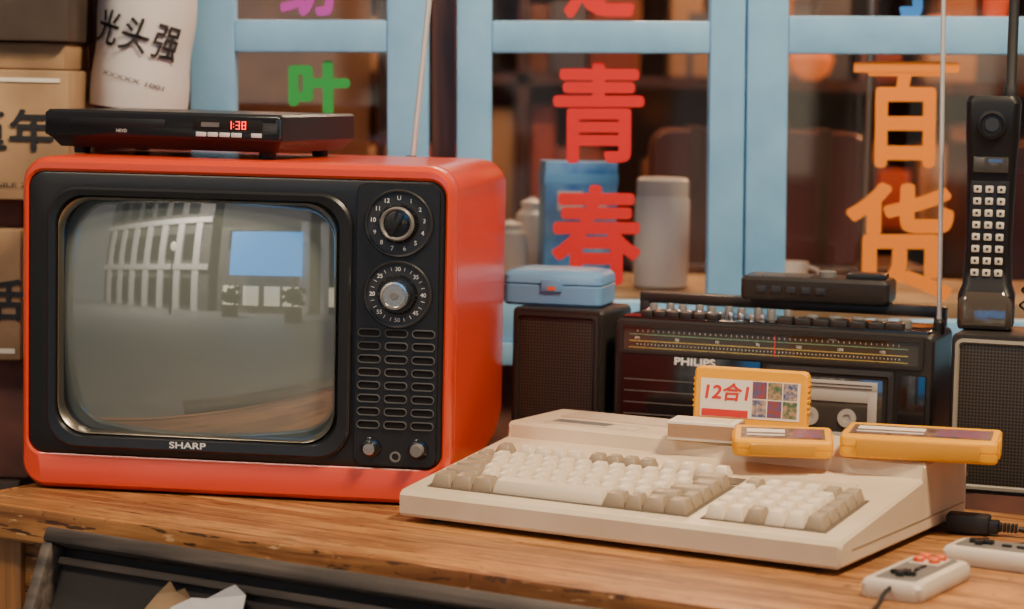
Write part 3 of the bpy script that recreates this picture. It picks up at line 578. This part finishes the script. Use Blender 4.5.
mk('brush_text',bm,'ink',hb)
tube('hanging_hook',[(0,0,.150),(0,0,.19),(0,.06,.20),(0,.124,.20)],.004,'trim',hb,False)
boxes('cross_bar',[(-.058,.058,-.003,.003,.143,.151)],'darkw',hb)
# ------------------------------------------------------------------ LEANING DARK CASE in front of the table
lp=empty('leaning_board',(-.456,2.460,.738),rot=Euler((math.radians(-24),0,math.radians(-31)),'XYZ'))
LW=.95; LH=.55
boxes('frame',[(0,LW,-.032,.006,-.016,0),(0,LW,-.032,.006,-LH,-LH+.022),(0,.014,-.032,.006,-LH+.022,-.016),(LW-.02,LW,-.032,.006,-LH+.022,-.016)],'grayw',lp,.003)
box('panel',.012,LW-.018,-.006,.004,-LH+.02,-.014,'slate',lp)
boxes('inner_strip',[(.014,LW-.02,-.016,-.006,-.034,-.026)],'grayw',lp,.002)
def scrap(nm,pts,m,y):
    bm=bmesh.new(); vs=[bm.verts.new((x,y+.003*math.sin(x*300),z)) for x,z in pts]; bm.faces.new(vs); return mk(nm,bm,m,lp)
scrap('paper_scrap_brown',[(.130,-.080),(.150,-.048),(.165,-.034),(.172,-.043),(.185,-.039),(.195,-.050),(.22,-.054),(.24,-.13),(.11,-.15)],'card',-.018)
scrap('paper_scrap_white',[(.178,-.060),(.20,-.048),(.215,-.046),(.235,-.033),(.248,-.029),(.262,-.037),(.27,-.15),(.16,-.15)],'cloth',-.024)
# ------------------------------------------------------------------ STREET behind the viewer (seen in reflections)
bl_=empty('street_building',(0,0,0))
fac=mat('facade',(0.16,0.15,0.14),0.7,var=0.3,vscale=1)
boxes('facade_blocks',[(-17,-6.2,-14,-12,0,9),(-5.6,-.2,-14.5,-12.5,0,6),(.6,4,-14,-12.6,0,10),(4.4,12,-14,-12,0,8)],fac,bl_)
boxes('columns',[(x,x+.5,-12.3,-11.8,0,6.2) for x in (-16.4,-14.9,-13.4,-11.9,-10.4,-8.9,-7.4,-.1,1.2,2.6,4.2,6)]+[(-17,-6.2,-12.4,-11.75,z,z+.4) for z in (2.8,6.2)],mat('stone_column',(0.80,0.76,0.70),0.6),bl_)
boxes('dark_windows',[(x,x+.9,-12.02,-11.9,z,z+1.8) for x in (-15.8,-14.3,-12.8,-11.3,-9.8,-8.3,5,6.4,7.8,9.2) for z in (.4,3.6,7.0)]+[(x,x+.9,-12.55,-12.4,z,z+1.3) for x in (-5,-3.6,-2.2,1.2,2.6) for z in (4.4,)],'hole',bl_)
boxes('lit_shopfronts',[(x,x+1.0,-12.60,-12.35,.5,1.8) for x in (-5.2,-3.8,-2.4,-1.2,1.3,2.7)],mat('shopfront',(0.9,0.8,0.6),.5,emit=(1,.85,.62),estr=1.2),bl_)
bbd=empty('street_billboard',(-4.4,-11.2,2.4))
box('screen_panel',0,4.4,0,.15,0,2.8,mat('billboard_blue',(0.03,0.2,0.5),0.4,emit=(0.03,0.36,0.85),estr=2.8),bbd); boxes('cream_panel',[(.3,1.9,-.03,0,.45,.75),(.3,1.5,-.03,0,1.0,1.3),(.3,2.2,-.03,0,1.6,2.0)],mat('bb_cream',(0.8,0.8,0.7),0.5,emit=(0.9,0.9,0.8),estr=3.2),bbd); boxes('posts',[(.3,.45,0,.12,-2.4,0),(3.8,3.95,0,.12,-2.4,0)],'gray',bbd)
bm=bmesh.new(); addlathe(bm,[(.6,0),(.6,.04)],32,Matrix.Translation((3.2,-.02,1.4))@FR); mk('logo_disc',bm,mat('bb_logo',(0.8,0.6,0.5),0.5,emit=(0.9,0.60,0.5),estr=2.6),bbd,smooth=True)
for i,(x,y) in enumerate(((2.0,-6.5),(3.4,-9.0),(-6.5,-7.5))):
    sl=empty('street_lamp',(x,y,0)); lathe('post',[(.10,0),(.05,.3),(.04,3.2),(.02,3.25)],'rub',sl,n=16); lathe('globe',[(.02,3.2),(.16,3.35),(.18,3.5),(.1,3.66),(.02,3.7)],mat('globe_glow',(1,.9,.7),.5,emit=(1,.85,.6),estr=2.5),sl,n=20)
for i,(x,y) in enumerate(((-3.6,-8.6),(-.4,-7.0))):
    pt=empty('street_planter',(x,y,0)); box('tub',-.35,.35,-.35,.35,0,.6,'cardd',pt,.03)
    bm=bmesh.new()
    for _ in range(60):
        mm=Matrix.Translation((random.gauss(0,.22),random.gauss(0,.22),.8+abs(random.gauss(0,.3)))); bmesh.ops.create_icosphere(bm,subdivisions=1,radius=random.uniform(.08,.16),matrix=mm)
    mk('shrub',bm,mat('shrub_green',(.03,.07,.025),.7),pt)
# ------------------------------------------------------------------ LIGHTING / WORLD
w=bpy.data.worlds.new("world"); bpy.context.scene.world=w; w.use_nodes=True
bg=w.node_tree.nodes["Background"]; bg.inputs[0].default_value=(0.94,0.87,0.82,1); bg.inputs[1].default_value=0.27
def aim(o,t):
    d=Vector(t)-o.location; o.rotation_euler=d.to_track_quat('-Z','Y').to_euler()
k=light('added_overhead_light','AREA',(1.0,1.6,3.0),94,(1,.76,.50),.5,sy=.3); aim(k,(0,2.7,.8))  # added warm key light
k=light('added_overhead_light.001','AREA',(-1.3,1.2,2.9),32,(1,.80,.60),.7,sy=.35); aim(k,(-.2,2.7,.8))  # weaker added light from the left, also without a fixture
k=light('facade_fill_light','AREA',(-7,-7,8.5),1700,(1,.92,.82),1.0); aim(k,(-9,-12.5,3))  # unseen light added to brighten the facades for the screen reflection
# ------------------------------------------------------------------ CAMERA
p=math.atan((304.5-77.5)/2418); r=math.radians(1.2)
Fv=Vector((0,math.cos(p),-math.sin(p))); R0=Vector((1,0,0)); U0=Vector((0,math.sin(p),math.cos(p)))
Rv=math.cos(r)*R0+math.sin(r)*U0; Uv=-math.sin(r)*R0+math.cos(r)*U0
cam=bpy.data.cameras.new("camera"); co=bpy.data.objects.new("camera",cam); link(co); cam.lens=85; cam.sensor_width=36
m=Matrix((Rv,Uv,-Fv)).transposed().to_4x4(); m.translation=Vector((0,0,1.216)); co.matrix_world=m
cam.dof.use_dof=True; cam.dof.focus_distance=2.62; cam.dof.aperture_fstop=4.5; cam.clip_start=.05
bpy.context.scene.camera=co
